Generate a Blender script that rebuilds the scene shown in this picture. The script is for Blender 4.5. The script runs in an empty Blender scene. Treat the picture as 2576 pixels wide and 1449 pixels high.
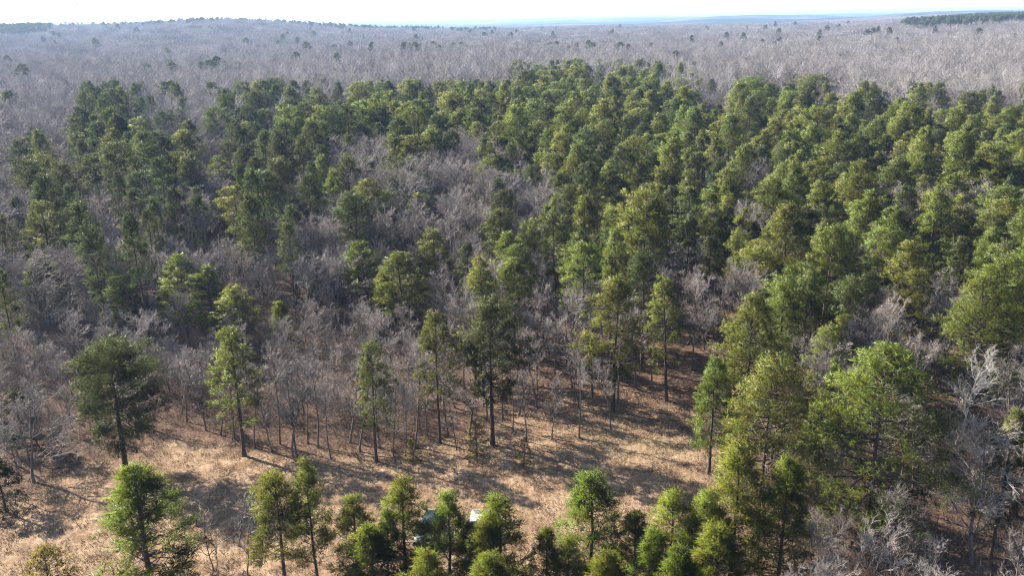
import bpy, math, random
import numpy as np
from mathutils import Vector, Matrix

R = math.radians
scene = bpy.context.scene
COL = scene.collection

# ------------------------------------------------------------------ camera
IW, IH = 2576.0, 1449.0          # pixel frame the measurements below were read in
FPX = 2150.0                     # focal length in those pixels
PITCH, ROLL, CAMH = R(17.7), R(0.9), 50.0
cam_d = bpy.data.cameras.new("camera")
cam_d.sensor_width = 36.0
cam_d.lens = 36.0 * FPX / IW
cam_d.clip_start, cam_d.clip_end = 0.5, 90000.0
cam = bpy.data.objects.new("camera", cam_d)
COL.objects.link(cam)
_fw = Vector((0, math.cos(PITCH), -math.sin(PITCH)))
_up0 = Vector((0, math.sin(PITCH), math.cos(PITCH)))
_rt0 = Vector((1, 0, 0))
RT = _rt0 * math.cos(ROLL) - _up0 * math.sin(ROLL)
UP = _rt0 * math.sin(ROLL) + _up0 * math.cos(ROLL)
FW = _fw
M = Matrix(((RT.x, UP.x, -FW.x, 0), (RT.y, UP.y, -FW.y, 0), (RT.z, UP.z, -FW.z, CAMH), (0, 0, 0, 1)))
cam.matrix_world = M
scene.camera = cam

# ------------------------------------------------------------------ light
SUN_EL, SUN_AZ = R(36.0), R(-60.0)      # azimuth from +Y, clockwise positive
sdir = Vector((math.cos(SUN_EL) * math.sin(SUN_AZ), math.cos(SUN_EL) * math.cos(SUN_AZ), math.sin(SUN_EL)))
sl = bpy.data.lights.new("sun", 'SUN')
sl.energy, sl.angle, sl.color = 5.0, R(0.5), (1.0, 0.93, 0.82)
so = bpy.data.objects.new("sun", sl)
so.rotation_euler = sdir.to_track_quat('Z', 'Y').to_euler()
so.location = (-200, 120, 300)
COL.objects.link(so)
w = bpy.data.worlds.new("World")
scene.world = w
w.use_nodes = True
nt = w.node_tree
sky = nt.nodes.new('ShaderNodeTexSky')
sky.sky_type = 'NISHITA'
sky.sun_disc = False
sky.sun_elevation = SUN_EL
sky.sun_rotation = SUN_AZ
sky.altitude = 200
sky.air_density, sky.dust_density, sky.ozone_density = 1.0, .8, 1.5
bg = nt.nodes['Background']
bg.inputs['Strength'].default_value = 0.08
nt.links.new(sky.outputs[0], bg.inputs[0])
scene.view_settings.view_transform = 'Standard'
scene.view_settings.look = 'None'
scene.view_settings.exposure = 2.05
scene.view_settings.gamma = 1.0
scene.render.engine = 'CYCLES'
cy = scene.cycles
cy.max_bounces, cy.diffuse_bounces, cy.glossy_bounces, cy.transmission_bounces = 5, 3, 2, 3
cy.volume_bounces, cy.transparent_max_bounces = 0, 8
cy.use_denoising = True
cy.sample_clamp_indirect = 4.0
cy.denoising_prefilter = 'NONE'
cy.denoising_input_passes = 'RGB_ALBEDO_NORMAL'
cy.use_adaptive_sampling = False
scene.cycles.filter_width = 1.0
cy.caustics_reflective = cy.caustics_refractive = False

rng = np.random.default_rng(11)
rnd = random.Random(5)

# ------------------------------------------------------------------ measuring
def ray(u, v):
    x = (u - IW / 2) / FPX
    y = (IH / 2 - v) / FPX
    return FW + RT * x + UP * y

def at(u, v, h=0.0):
    """the place where the line of sight through a measured pixel is at height h"""
    d = ray(u, v)
    k = (h - CAMH) / d.z
    return Vector((d.x * k, d.y * k, h))

def project(P):
    """pixels of points P (n,3), and depth"""
    P = np.asarray(P, float) - np.array([0, 0, CAMH])
    z = P @ np.array(FW)
    u = IW / 2 + FPX * (P @ np.array(RT)) / np.maximum(z, .01)
    v = IH / 2 - FPX * (P @ np.array(UP)) / np.maximum(z, .01)
    return u, v, z

def smooth(a, b, x):
    t = np.clip((np.asarray(x, float) - a) / (b - a), 0, 1)
    return t * t * (3 - 2 * t)

_ph = rng.uniform(0, 6.28, 40)
_an = rng.uniform(0, 6.28, 40)
def wavy(x, y, scale, o=0, n=5):
    s = 0
    for i in range(n):
        a = _an[(o + i) % 40]
        f = (1.0 + .37 * i) / scale
        s = s + np.sin((x * np.cos(a) + y * np.sin(a)) * f * 6.283 + _ph[(o + i) % 40]) / (1 + .35 * i)
    return s / 2.4

def terrain(x, y):
    x = np.asarray(x, float); y = np.asarray(y, float)
    r = np.hypot(x, y)
    z = 0.35 * wavy(x, y, 70, 0) * smooth(30, 120, r)
    z = z + 2.5 * wavy(x, y, 420, 7) * smooth(350, 900, r)
    ang = x / np.maximum(y, 1.0)
    left = smooth(-.06, -0.30, ang)
    z = z + left * 25 * smooth(900, 2300, r) * (1 - smooth(2500, 3600, r)) * (1 + .3 * np.exp(-((ang + .33) / .07) ** 2))
    rt = smooth(0.28, 0.55, ang)
    z = z + rt * 14 * smooth(600, 1700, r)
    z = z - 16 * smooth(2300, 3600, r)
    hills = 26 * wavy(x, y, 3300, 13) + 12 * wavy(x, y, 1300, 22)
    z = z + np.maximum(hills + 8, 0) * smooth(3200, 5200, r) * (0.55 + .6 * smooth(-.15, .35, ang)) * (1 - smooth(9000, 15000, r) * .55)
    ridge = 25 * smooth(.02, .2, ang) * np.exp(-((r - 4300 - 350 * np.sin(ang * 9)) / 520) ** 2) + 4 * smooth(.25, .45, ang) * np.exp(-((r - 3900) / 450) ** 2)
    z = z + ridge * (1 + .25 * wavy(x, y, 900, 26))
    return z

# ------------------------------------------------------------------ mesh building
class MB:
    def __init__(self):
        self.v, self.f, self.m, self.t, self.n = [], [], [], [], 0
        self.nr = []; self.use_nr = False
    def add(self, verts, quads, mat=0, tone=None, nrm=None):
        self.v.append(np.asarray(verts, np.float32))
        q = np.asarray(quads, np.int64) + self.n
        self.f.append(q)
        self.m.append(np.full(len(q), mat, np.int32))
        self.t.append(np.full(len(verts), .5, np.float32) if tone is None else np.asarray(tone, np.float32))
        self.n += len(verts)
        self.nr.append(np.zeros((len(verts), 3), np.float32) if nrm is None else np.asarray(nrm, np.float32))
        if nrm is not None: self.use_nr = True
    def tubes(self, p0, p1, r0, r1, k=3, mat=0, tone=None):
        p0 = np.asarray(p0, float).reshape(-1, 3); p1 = np.asarray(p1, float).reshape(-1, 3)
        n = len(p0)
        if n == 0: return
        r0 = np.broadcast_to(np.asarray(r0, float), (n,)); r1 = np.broadcast_to(np.asarray(r1, float), (n,))
        d = p1 - p0
        d = d / np.maximum(np.linalg.norm(d, axis=1, keepdims=True), 1e-6)
        a = np.where(np.abs(d[:, 2:3]) > .9, np.array([[1., 0, 0]]), np.array([[0, 0, 1.]]))
        s = np.cross(d, a); s /= np.maximum(np.linalg.norm(s, axis=1, keepdims=True), 1e-6)
        t = np.cross(d, s)
        V = np.zeros((n, 2, k, 3))
        for i in range(k):
            c = math.cos(6.28318 * i / k) * s + math.sin(6.28318 * i / k) * t
            V[:, 0, i] = p0 + c * r0[:, None]
            V[:, 1, i] = p1 + c * r1[:, None]
        base = np.arange(n)[:, None] * 2 * k
        Q = []
        for i in range(k):
            j = (i + 1) % k
            Q.append(np.concatenate([base + i, base + j, base + k + j, base + k + i], 1))
        tn = None if tone is None else np.repeat(np.broadcast_to(tone, (n,)), 2 * k)
        self.add(V.reshape(-1, 3), np.concatenate(Q), mat, tn)
    def polyline(self, pts, rad, k=6, mat=0):
        pts = np.asarray(pts, float); n = len(pts)
        tan = np.gradient(pts, axis=0); tan /= np.linalg.norm(tan, axis=1, keepdims=True)
        a = np.array([1., 0, 0]) if abs(tan[0, 2]) > .8 else np.array([0, 0, 1.])
        V = np.zeros((n, k, 3))
        for i in range(n):
            s = np.cross(tan[i], a); s /= np.linalg.norm(s); t = np.cross(tan[i], s)
            for j in range(k):
                V[i, j] = pts[i] + rad[i] * (math.cos(6.28318 * j / k) * s + math.sin(6.28318 * j / k) * t)
        Q = [(i * k + j, i * k + (j + 1) % k, (i + 1) * k + (j + 1) % k, (i + 1) * k + j) for i in range(n - 1) for j in range(k)]
        self.add(V.reshape(-1, 3), Q, mat)
    def blades(self, c, d, ln, wd, g, mat=0, tone=None, out=None):
        """kite-shaped blades"""
        c = np.asarray(c, float); n = len(c)
        if n == 0: return
        d = d / np.maximum(np.linalg.norm(d, axis=1, keepdims=True), 1e-6)
        s = np.cross(d, g.normal(size=(n, 3))); s /= np.maximum(np.linalg.norm(s, axis=1, keepdims=True), 1e-6)
        nrm = None
        if out is not None:
            ng = np.cross(s, d)
            fl = np.sign((ng * out).sum(1, keepdims=True)); fl[fl == 0] = 1
            s = s * fl; ng = ng * fl
            nrm = out + ng * .95
            nrm = np.repeat(nrm / np.maximum(np.linalg.norm(nrm, axis=1, keepdims=True), 1e-6), 4, 0)
        ln = np.broadcast_to(ln, (n,))[:, None]; wd = np.broadcast_to(wd, (n,))[:, None]
        V = np.stack([c, c + d * ln * .5 - s * wd * .5, c + d * ln, c + d * ln * .5 + s * wd * .5], 1)
        Q = np.arange(n)[:, None] * 4 + np.arange(4)[None]
        self.add(V.reshape(-1, 3), Q, mat, None if tone is None else np.repeat(tone, 4), nrm)
    def mesh(self, name, mats, smooth_=False):
        me = bpy.data.meshes.new(name)
        V = np.concatenate(self.v); F = np.concatenate(self.f); MI = np.concatenate(self.m)
        me.vertices.add(len(V)); me.vertices.foreach_set('co', V.ravel())
        me.loops.add(F.size); me.loops.foreach_set('vertex_index', F.ravel().astype(np.int32))
        me.polygons.add(len(F)); me.polygons.foreach_set('loop_start', (np.arange(len(F)) * 4).astype(np.int32))
        me.polygons.foreach_set('material_index', MI)
        if smooth_: me.polygons.foreach_set('use_smooth', np.ones(len(F), bool))
        me.update(calc_edges=True)
        at_ = me.attributes.new('tone', 'FLOAT', 'POINT')
        at_.data.foreach_set('value', np.concatenate(self.t))
        for m in mats: me.materials.append(m)
        if self.use_nr:
            me.polygons.foreach_set('use_smooth', np.ones(len(F), bool))
            me.normals_split_custom_set_from_vertices(np.concatenate(self.nr).tolist())
        return me

def obj(name, me, parent=None, link=True):
    o = bpy.data.objects.new(name, me)
    if link: COL.objects.link(o)
    if parent is not None: o.parent = parent
    return o

def tag(o, label=None, cat=None, group=None, kind=None):
    if label: o['label'] = label
    if cat: o['category'] = cat
    if group: o['group'] = group
    if kind: o['kind'] = kind
    return o

# ------------------------------------------------------------------ materials
def mat_new(name):
    m = bpy.data.materials.new(name); m.use_nodes = True
    n = m.node_tree
    return m, n, n.nodes['Principled BSDF'], n.nodes['Material Output']

def ramp(n, stops):
    r = n.nodes.new('ShaderNodeValToRGB')
    e = r.color_ramp.elements
    while len(e) < len(stops): e.new(.5)
    for i, (p, c) in enumerate(stops):
        e[i].position = p; e[i].color = (*c, 1)
    return r

def noise(n, scale, detail=3, coord=None, rough=.55):
    t = n.nodes.new('ShaderNodeTexNoise')
    t.inputs['Scale'].default_value = scale; t.inputs['Detail'].default_value = detail
    t.inputs['Roughness'].default_value = rough
    if coord is not None: n.links.new(coord, t.inputs['Vector'])
    return t

def mixc(n, f, a, b, mode='MIX'):
    m = n.nodes.new('ShaderNodeMix'); m.data_type = 'RGBA'; m.blend_type = mode
    for sock, val in ((m.inputs[0], f), (m.inputs[6], a), (m.inputs[7], b)):
        if hasattr(val, 'links') or hasattr(val, 'is_linked'): n.links.new(val, sock)
        elif isinstance(val, (int, float)): sock.default_value = val
        else: sock.default_value = (*val, 1)
    return m.outputs[2]

def needle_mat(name, cols, trans=.32):
    m, n, p, out = mat_new(name)
    a = n.nodes.new('ShaderNodeAttribute'); a.attribute_name = 'tone'
    oi = n.nodes.new('ShaderNodeObjectInfo')
    r = ramp(n, cols); n.links.new(a.outputs['Fac'], r.inputs[0])
    hs = n.nodes.new('ShaderNodeHueSaturation')
    mr = n.nodes.new('ShaderNodeMapRange'); mr.inputs[3].default_value = .462; mr.inputs[4].default_value = .513
    n.links.new(oi.outputs['Random'], mr.inputs[0]); n.links.new(mr.outputs[0], hs.inputs['Hue'])
    mv = n.nodes.new('ShaderNodeMath'); mv.operation = 'MULTIPLY'; mv.inputs[1].default_value = 7.31
    fr = n.nodes.new('ShaderNodeMath'); fr.operation = 'FRACT'
    n.links.new(oi.outputs['Random'], mv.inputs[0]); n.links.new(mv.outputs[0], fr.inputs[0])
    m2 = n.nodes.new('ShaderNodeMapRange'); m2.inputs[3].default_value = .80; m2.inputs[4].default_value = 1.26
    n.links.new(fr.outputs[0], m2.inputs[0]); n.links.new(m2.outputs[0], hs.inputs['Value'])
    n.links.new(r.outputs[0], hs.inputs['Color'])
    n.links.new(hs.outputs[0], p.inputs['Base Color'])
    p.inputs['Roughness'].default_value = .5
    p.inputs['Specular IOR Level'].default_value = .35
    tr = n.nodes.new('ShaderNodeBsdfTranslucent')
    n.links.new(mixc(n, 1.0, hs.outputs[0], (1.2, 1.25, .6), 'MULTIPLY'), tr.inputs[0])
    mx = n.nodes.new('ShaderNodeMixShader'); mx.inputs[0].default_value = trans
    n.links.new(p.outputs[0], mx.inputs[1]); n.links.new(tr.outputs[0], mx.inputs[2])
    n.links.new(mx.outputs[0], out.inputs['Surface'])
    return m

def bark_mat(name, dark, light, scale=6, var=.25):
    m, n, p, out = mat_new(name)
    tc = n.nodes.new('ShaderNodeTexCoord')
    nz = noise(n, scale, 4, tc.outputs['Object'])
    r = ramp(n, [(.3, dark), (.7, light)]); n.links.new(nz.outputs[0], r.inputs[0])
    oi = n.nodes.new('ShaderNodeObjectInfo')
    hs = n.nodes.new('ShaderNodeHueSaturation')
    m2 = n.nodes.new('ShaderNodeMapRange'); m2.inputs[3].default_value = 1 - var; m2.inputs[4].default_value = 1 + var
    n.links.new(oi.outputs['Random'], m2.inputs[0]); n.links.new(m2.outputs[0], hs.inputs['Value'])
    n.links.new(r.outputs[0], hs.inputs['Color']); n.links.new(hs.outputs[0], p.inputs['Base Color'])
    p.inputs['Roughness'].default_value = .85
    p.inputs['Specular IOR Level'].default_value = .2
    return m

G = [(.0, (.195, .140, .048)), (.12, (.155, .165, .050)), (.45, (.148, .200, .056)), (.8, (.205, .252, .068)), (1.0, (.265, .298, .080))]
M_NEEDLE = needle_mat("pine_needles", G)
M_NEEDLE_Y = needle_mat("young_pine_needles", [(0, (.18, .150, .048)), (.25, (.150, .190, .050)), (.5, (.165, .220, .052)), (1.0, (.26, .305, .070))], .45)
M_CEDAR = needle_mat("cedar_needles", [(0, (.22, .145, .05)), (.5, (.22, .19, .06)), (1, (.30, .25, .08))], .45)
M_NEEDLE_D = needle_mat("deep_green_needles", [(0, (.085, .085, .034)), (.4, (.075, .108, .042)), (1, (.13, .165, .062))], .22)
M_DKCEDAR = needle_mat("dark_cedar_needles", [(0, (.05, .055, .025)), (1, (.08, .10, .045))])
M_PBARK = bark_mat("pine_bark", (.034, .025, .021), (.105, .075, .058))
M_BARK = bark_mat("grey_bark", (.06, .048, .042), (.17, .142, .126))
M_TWIG = bark_mat("grey_twigs", (.135, .112, .098), (.315, .274, .244), 2, .4)
M_PALE = bark_mat("pale_bark", (.23, .21, .19), (.38, .36, .33), 5, .1)
M_BRUSH = bark_mat("brush_stems", (.058, .043, .034), (.185, .148, .122), 1.5, .45)
M_FAR = bark_mat("far_grey_twigs", (.165, .145, .134), (.355, .318, .298), 1, .4)
M_STRAW = bark_mat("dry_straw", (.19, .135, .085), (.34, .258, .165), 1.5, .35)
M_LITTER = bark_mat("fallen_leaves", (.075, .048, .030), (.18, .12, .075), 1.5, .35)

# ------------------------------------------------------------------ tree shapes
def unit(a): return a / np.maximum(np.linalg.norm(a, axis=-1, keepdims=True), 1e-6)

def pine_meshes(seed, h=15., cb=.35, rad=3.0, shape='oval', whorl=.55, blades=16, tl=.38, bw=.036, needle=None, gap=.12, tuft=1.0, clump=.52, thick=1.0):
    g = np.random.default_rng(seed)
    T = MB(); C = MB()
    nseg = 12
    zz = np.linspace(-.3, h * .97, nseg)
    bend = np.stack([np.cumsum(g.normal(0, .035, nseg)) * h / 15, np.cumsum(g.normal(0, .035, nseg)) * h / 15], 1)
    bend -= bend[0]
    pts = np.stack([bend[:, 0], bend[:, 1], zz], 1)
    r = thick * .019 * h * .62 * (1 - np.linspace(0, 1, nseg)) ** .85 + .018
    r[0] *= 1.35
    T.polyline(pts, r, 7)
    def axis(z):
        return np.array([np.interp(z, zz, bend[:, 0]), np.interp(z, zz, bend[:, 1]), z])
    # dead stubs on the bare stem
    for _ in range(int(h * 1.1)):
        z = g.uniform(.12, max(.14, cb + .08)) * h; a = g.uniform(0, 6.28); L = g.uniform(.4, 1.5)
        p = axis(z); T.tubes(p, p + np.array([math.cos(a), math.sin(a), g.uniform(-.25, .25)]) * L, .022, .008)
    cs, ds, tn, ln = [], [], [], []
    z = cb * h; az = g.uniform(0, 6.28)
    la = g.uniform(0, 6.28)
    lump = .86 + .20 * np.sin(np.arange(12) * .5236 + la) + g.uniform(-.16, .16, 12)
    while z < h * .985:
        t = (z - cb * h) / (h * (1 - cb))
        if shape == 'oval': prof = min(1, .55 + 1.9 * t) * (1 - t ** 1.9) ** .85
        elif shape == 'cone': prof = (1 - t) ** .95 * min(1, .75 + 2 * t)
        elif shape == 'top': prof = min(1, .35 + 1.3 * t) * (1 - t ** 3.2) ** .7
        else: prof = (1 - t ** 1.6) ** .85 * min(1, .6 + 1.5 * t)
        nb = g.integers(4, 7) if t < .85 else g.integers(3, 5)
        for b in range(nb):
            az += 2.399 + g.normal(0, .35)
            if g.random() < gap * (1.6 - t): continue
            L = rad * prof * g.uniform(.62, 1.12) * lump[int((az % 6.283) / 6.283 * 12) % 12] + .18
            el = R(-12 + 62 * t ** 1.3) + g.normal(0, .12)
            p = axis(z + g.uniform(-.2, .2)); hd = np.array([math.cos(az), math.sin(az), 0])
            d0 = hd * math.cos(el) + np.array([0, 0, math.sin(el)])
            mid = p + d0 * L * .55
            tip = mid + unit(d0 + np.array([0, 0, .35])) * L * .45
            br = .014 + .014 * L
            T.tubes(np.stack([p, mid]), np.stack([mid, tip]), [br, br * .7], [br * .7, .008])
            side = np.cross(d0, [0, 0, 1]); side /= np.linalg.norm(side) + 1e-6
            nc = max(1, int(round((.7 + 1.05 * L) * g.uniform(.75, 1.25))))
            sc_ = g.uniform(.42, 1.0, nc); sc_[0] = 1.0
            cb_ = np.where((sc_ < .55)[:, None], p + (mid - p) * (sc_ / .55)[:, None], mid + (tip - mid) * ((sc_ - .55) / .45)[:, None])
            lat = g.normal(0, .30, nc) * L * (1.2 - .7 * sc_); lat[0] = 0
            cc = cb_ + side * lat[:, None] + np.array([0, 0, 1]) * (np.abs(lat) * .2 + g.uniform(0, .2, nc))[:, None]
            T.tubes(cb_ - d0 * .25, cc, .014, .006)
            k_ = int(5 * tuft)
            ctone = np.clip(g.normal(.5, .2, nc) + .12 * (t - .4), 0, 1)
            cs_ = g.normal(0, 1, (nc, k_, 3)); cs_ = cs_ / np.linalg.norm(cs_, axis=2, keepdims=True) * (g.random((nc, k_, 1)) ** .4)
            cs_ = cs_ * np.array([1, 1, .62]) * clump * (.42 + .58 * min(1, L / 1.6))
            c = (cc[:, None] + cs_ + d0 * .12).reshape(-1, 3)
            nt_ = len(c)
            dd_ = unit(d0 * .55 + np.array([0, 0, .5]) + 1.1 * cs_.reshape(-1, 3) / clump + g.normal(0, .2, (nt_, 3)))
            cs.append(c); ds.append(dd_)
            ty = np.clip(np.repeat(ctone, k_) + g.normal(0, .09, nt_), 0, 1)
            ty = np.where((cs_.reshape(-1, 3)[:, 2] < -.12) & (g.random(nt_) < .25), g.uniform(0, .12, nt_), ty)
            tn.append(ty); ln.append(np.full(nt_, tl) * g.uniform(.75, 1.2, nt_))
        z += whorl * g.uniform(.75, 1.25) * (1 - .45 * t)
    # leader tuft
    top = axis(h * .97)
    cs.append(top[None] + np.array([[0, 0, .1], [0, 0, .3]])); ds.append(np.array([[0, 0, 1.], [.1, 0, 1]])); tn.append(np.array([.8, .9])); ln.append(np.array([tl, tl]))
    c = np.concatenate(cs); d = np.concatenate(ds); t_ = np.concatenate(tn); l_ = np.concatenate(ln)
    n = len(c)
    c = np.repeat(c, blades, 0); d = np.repeat(d, blades, 0); t_ = np.repeat(t_, blades); l_ = np.repeat(l_, blades)
    rd = unit(g.normal(size=(n * blades, 3)))
    dd = unit(d * .75 + rd)
    off = d * g.uniform(-.12, .22, (n * blades, 1)) * (tl / .42)
    zc = np.clip(c[:, 2] - .5 * rad, cb * h, h)
    ax = np.stack([np.interp(zc, zz, bend[:, 0]), np.interp(zc, zz, bend[:, 1]), zc], 1)
    outv = unit(unit(c - ax) * .75 + dd * .55)
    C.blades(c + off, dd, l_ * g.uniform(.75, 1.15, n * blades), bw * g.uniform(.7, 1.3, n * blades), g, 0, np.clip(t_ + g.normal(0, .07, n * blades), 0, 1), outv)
    return T.mesh("pine_trunk", [M_PBARK], True), C.mesh("pine_crown", [needle or M_NEEDLE])

def bare_meshes(seed, h=12., cb=.3, spread=.42, n1=18, n2=7, n3=6, n4=2, stems=1, rs=1.0, up=.5, bark=None, twig=None, wig=.12):
    g = np.random.default_rng(seed)
    T = MB(); C = MB()
    def grow(p, d, L, segs, lift):
        pts = [p]
        for i in range(segs):
            d = unit(d + np.array([0, 0, lift]) + g.normal(0, wig, 3))
            p = p + d * L / segs; pts.append(p)
        return np.array(pts)
    def child(par, lo, hi, ang):
        s = g.uniform(lo, hi) * (len(par) - 1); i = min(int(s), len(par) - 2)
        p = par[i] + (par[i + 1] - par[i]) * (s - i)
        d = unit(par[i + 1] - par[i])
        q = unit(np.cross(d, g.normal(size=3)))
        return p, unit(d * math.cos(ang) + q * math.sin(ang)), s / (len(par) - 1)
    tp0, tp1, tr0, tr1 = [], [], [], []
    cp0, cp1, cr0, cr1 = [], [], [], []
    def put(pts, r0, r1, lvl):
        rr = np.linspace(r0, r1, len(pts))
        A = (tp0, tp1, tr0, tr1) if lvl < 2 else (cp0, cp1, cr0, cr1)
        for i in range(len(pts) - 1):
            A[0].append(pts[i]); A[1].append(pts[i + 1]); A[2].append(rr[i]); A[3].append(rr[i + 1])
    for sI in range(stems):
        lean = g.normal(0, .06 if stems == 1 else .22, 2)
        hh = h * (1 if sI == 0 else g.uniform(.65, .95))
        p0 = np.array([0, 0, -.2]) if stems == 1 else np.array([*g.normal(0, .25, 2), -.2])
        nS = 10
        pts = [p0]; d = unit(np.array([lean[0], lean[1], 1.]))
        for i in range(nS):
            d = unit(d + np.array([*g.normal(0, .07, 2), .12])); pts.append(pts[-1] + d * hh * .95 / nS)
        tr = np.array(pts)
        r0 = .0105 * hh * rs / (stems ** .35)
        rad = np.linspace(r0, .02, nS + 1); rad[0] *= 1.3
        T.polyline(tr, rad, 6)
        for b in range(max(4, int(n1 / stems ** .6))):
            ang = g.normal(.80, .14)
            p, d, s = child(tr, cb, .97, ang)
            L1 = h * spread * (1.15 - .75 * s) * g.uniform(.7, 1.2)
            b1 = grow(p, d, L1, 5, .10 * up * 2)
            rb = r0 * (1 - s) * .5 + .02
            put(b1, rb, .014, 1)
            for c2 in range(max(2, int(n2 * g.uniform(.7, 1.3)))):
                p2, d2, s2 = child(b1, .18, 1.0, g.normal(.65, .15))
                L2 = L1 * .5 * (1.2 - .6 * s2) * g.uniform(.6, 1.2)
                b2 = grow(p2, d2, L2, 3, .08 * up * 2)
                put(b2, .5 * rb * (1 - s2) + .014, .009, 2)
                for c3 in range(max(1, int(n3 * g.uniform(.6, 1.4)))):
                    p3, d3, s3 = child(b2, .1, 1.0, g.normal(.62, .18))
                    L3 = min(1.5, max(.45, L2 * .55)) * g.uniform(.6, 1.2)
                    b3 = grow(p3, d3, L3, 2, .12 * up)
                    put(b3, .014, .007, 3)
                    for c4 in range(n4):
                        p4, d4, s4 = child(b3, .1, .95, g.normal(.6, .15))
                        b4 = grow(p4, d4, L3 * g.uniform(.35, .7), 1, .1 * up)
                        put(b4, .010, .006, 4)
    T.tubes(tp0, tp1, tr0, tr1, 4)
    C.tubes(cp0, cp1, cr0, cr1, 3)
    return T.mesh("bare_trunk", [bark or M_BARK], True), C.mesh("bare_twigs", [twig or M_TWIG])

def simple_bare(g, C, x, y, z0, h, k1, k2, rt, rw, spread=.22, mat=0):
    """a bare tree of few strokes for far woods"""
    top = np.array([x + g.normal(0, .03) * h, y + g.normal(0, .03) * h, z0 + h])
    b = np.array([x, y, z0])
    C.tubes(b, top, rt, rw * .6, 4, mat)
    s = g.uniform(.35, 1.0, k1)
    p = b + (top - b) * s[:, None]
    a = g.uniform(0, 6.28, k1); el = g.uniform(.55, 1.25, k1)
    L = h * spread * (1.35 - .75 * s) * g.uniform(.7, 1.3, k1)
    d = np.stack([np.cos(a) * np.cos(el), np.sin(a) * np.cos(el), np.sin(el)], 1)
    e = p + d * L[:, None]
    C.tubes(p, e, rw * 1.3, rw * .6, 3, mat)
    i = g.integers(0, k1, k2); s2 = g.uniform(.2, 1, k2)
    p2 = p[i] + (e[i] - p[i]) * s2[:, None]
    d2 = unit(d[i] + g.normal(0, .45, (k2, 3)) + np.array([0, 0, .25]))
    C.tubes(p2, p2 + d2 * (h * .1 * g.uniform(.5, 1.3, k2))[:, None], rw, rw * .5, 3, mat)

# near and mid variants -------------------------------------------------
PINE_SPEC = {   # name: (h, crown base, radius, shape, young)
    'full0': dict(h=15, cb=.26, rad=3.3, shape='oval', gap=.20), 'full1': dict(h=15, cb=.32, rad=3.1, shape='oval', gap=.28),
    'full2': dict(h=15, cb=.22, rad=3.0, shape='egg', gap=.24), 'full3': dict(h=15, cb=.35, rad=3.3, shape='egg', gap=.32),
    'full4': dict(h=15, cb=.30, rad=2.8, shape='oval', gap=.36), 'full5': dict(h=15, cb=.38, rad=3.4, shape='top', gap=.26),
    'full6': dict(h=15, cb=.28, rad=3.1, shape='cone', gap=.22, whorl=.7), 'full7': dict(h=15, cb=.42, rad=3.2, shape='oval', gap=.30, whorl=.65),
    'full8': dict(h=15, cb=.24, rad=2.9, shape='egg', gap=.34, whorl=.62),
    'mast0': dict(needle=M_NEEDLE_D, h=17, cb=.48, rad=2.7, shape='egg', gap=.2), 'mast1': dict(needle=M_NEEDLE_D, h=17, cb=.54, rad=2.5, shape='oval', gap=.22),
    'mast2': dict(needle=M_NEEDLE_D, h=17, cb=.45, rad=2.6, shape='top', gap=.26), 'mast3': dict(needle=M_NEEDLE_D, h=17, cb=.58, rad=2.8, shape='top', gap=.15),
    'young0': dict(h=11, cb=.24, rad=2.2, shape='cone', gap=.2, needle=M_NEEDLE_Y, tl=.46), 'young1': dict(h=11, cb=.28, rad=2.2, shape='cone', needle=M_NEEDLE_Y, gap=.22, tl=.46),
    'young2': dict(h=11, cb=.15, rad=2.4, shape='cone', needle=M_NEEDLE_Y, gap=.18, tl=.46), 'young3': dict(h=11, cb=.35, rad=2.0, shape='egg', needle=M_NEEDLE_Y, gap=.35, tl=.46),
    'far0': dict(needle=M_NEEDLE_D, h=17, cb=.4, rad=3.0, shape='oval', gap=.2), 'far1': dict(needle=M_NEEDLE_D, h=17, cb=.5, rad=2.8, shape='top', gap=.2),
    'dome0': dict(needle=M_NEEDLE_D, h=15, cb=.27, rad=6.3, shape='top', gap=.12, clump=.75, tuft=1.8, thick=1.7), 'dome1': dict(needle=M_NEEDLE_D, h=16, cb=.33, rad=4.3, shape='top', gap=.12, tuft=1.4, thick=1.3),
    'big0': dict(h=15, cb=.2, rad=6.0, shape='oval', gap=.18, clump=.75), 'big1': dict(h=17, cb=.16, rad=7.4, shape='oval', gap=.16, clump=.85, tuft=1.25), 'big2': dict(h=15.5, cb=.2, rad=5.2, shape='egg', gap=.2, clump=.7),
}
PINES = {}
for i, (k, s) in enumerate(PINE_SPEC.items()):
    s = dict(s)
    PINES[k] = (*pine_meshes(100 + i, **s), s['h'], s['rad'])
BARE_SPEC = {
    'oak0': dict(h=12, cb=.28, spread=.40, n1=18), 'oak1': dict(h=12, cb=.35, spread=.34, n1=20), 'oak2': dict(h=12, cb=.22, spread=.38, n1=18, wig=.17),
    'slim0': dict(h=12, cb=.40, spread=.24, n1=18, n2=6), 'slim1': dict(h=12, cb=.48, spread=.26, n1=16, n2=6), 'slim2': dict(h=12, cb=.34, spread=.22, n1=18, n2=6),
    'bush0': dict(h=7, cb=.15, spread=.42, n1=22, stems=4, n2=6, n3=5, rs=.8), 'bush1': dict(h=7, cb=.2, spread=.46, n1=20, stems=3, n2=6, n3=5, rs=.8, wig=.2),
    'pale0': dict(h=13, cb=.30, spread=.36, n1=20, bark=M_PALE, twig=M_PALE, rs=1.15),
    'sapling0': dict(h=6, cb=.3, spread=.3, n1=9, n2=4, n3=3, n4=1, rs=1.0), 'sapling1': dict(h=6, cb=.25, spread=.35, n1=8, n2=4, n3=3, n4=1, stems=2, rs=.9),
}
BARES = {}
for i, (k, s) in enumerate(BARE_SPEC.items()):
    s = dict(s)
    BARES[k] = (*bare_meshes(300 + i, **s), s['h'], s['h'] * s['spread'])

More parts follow.
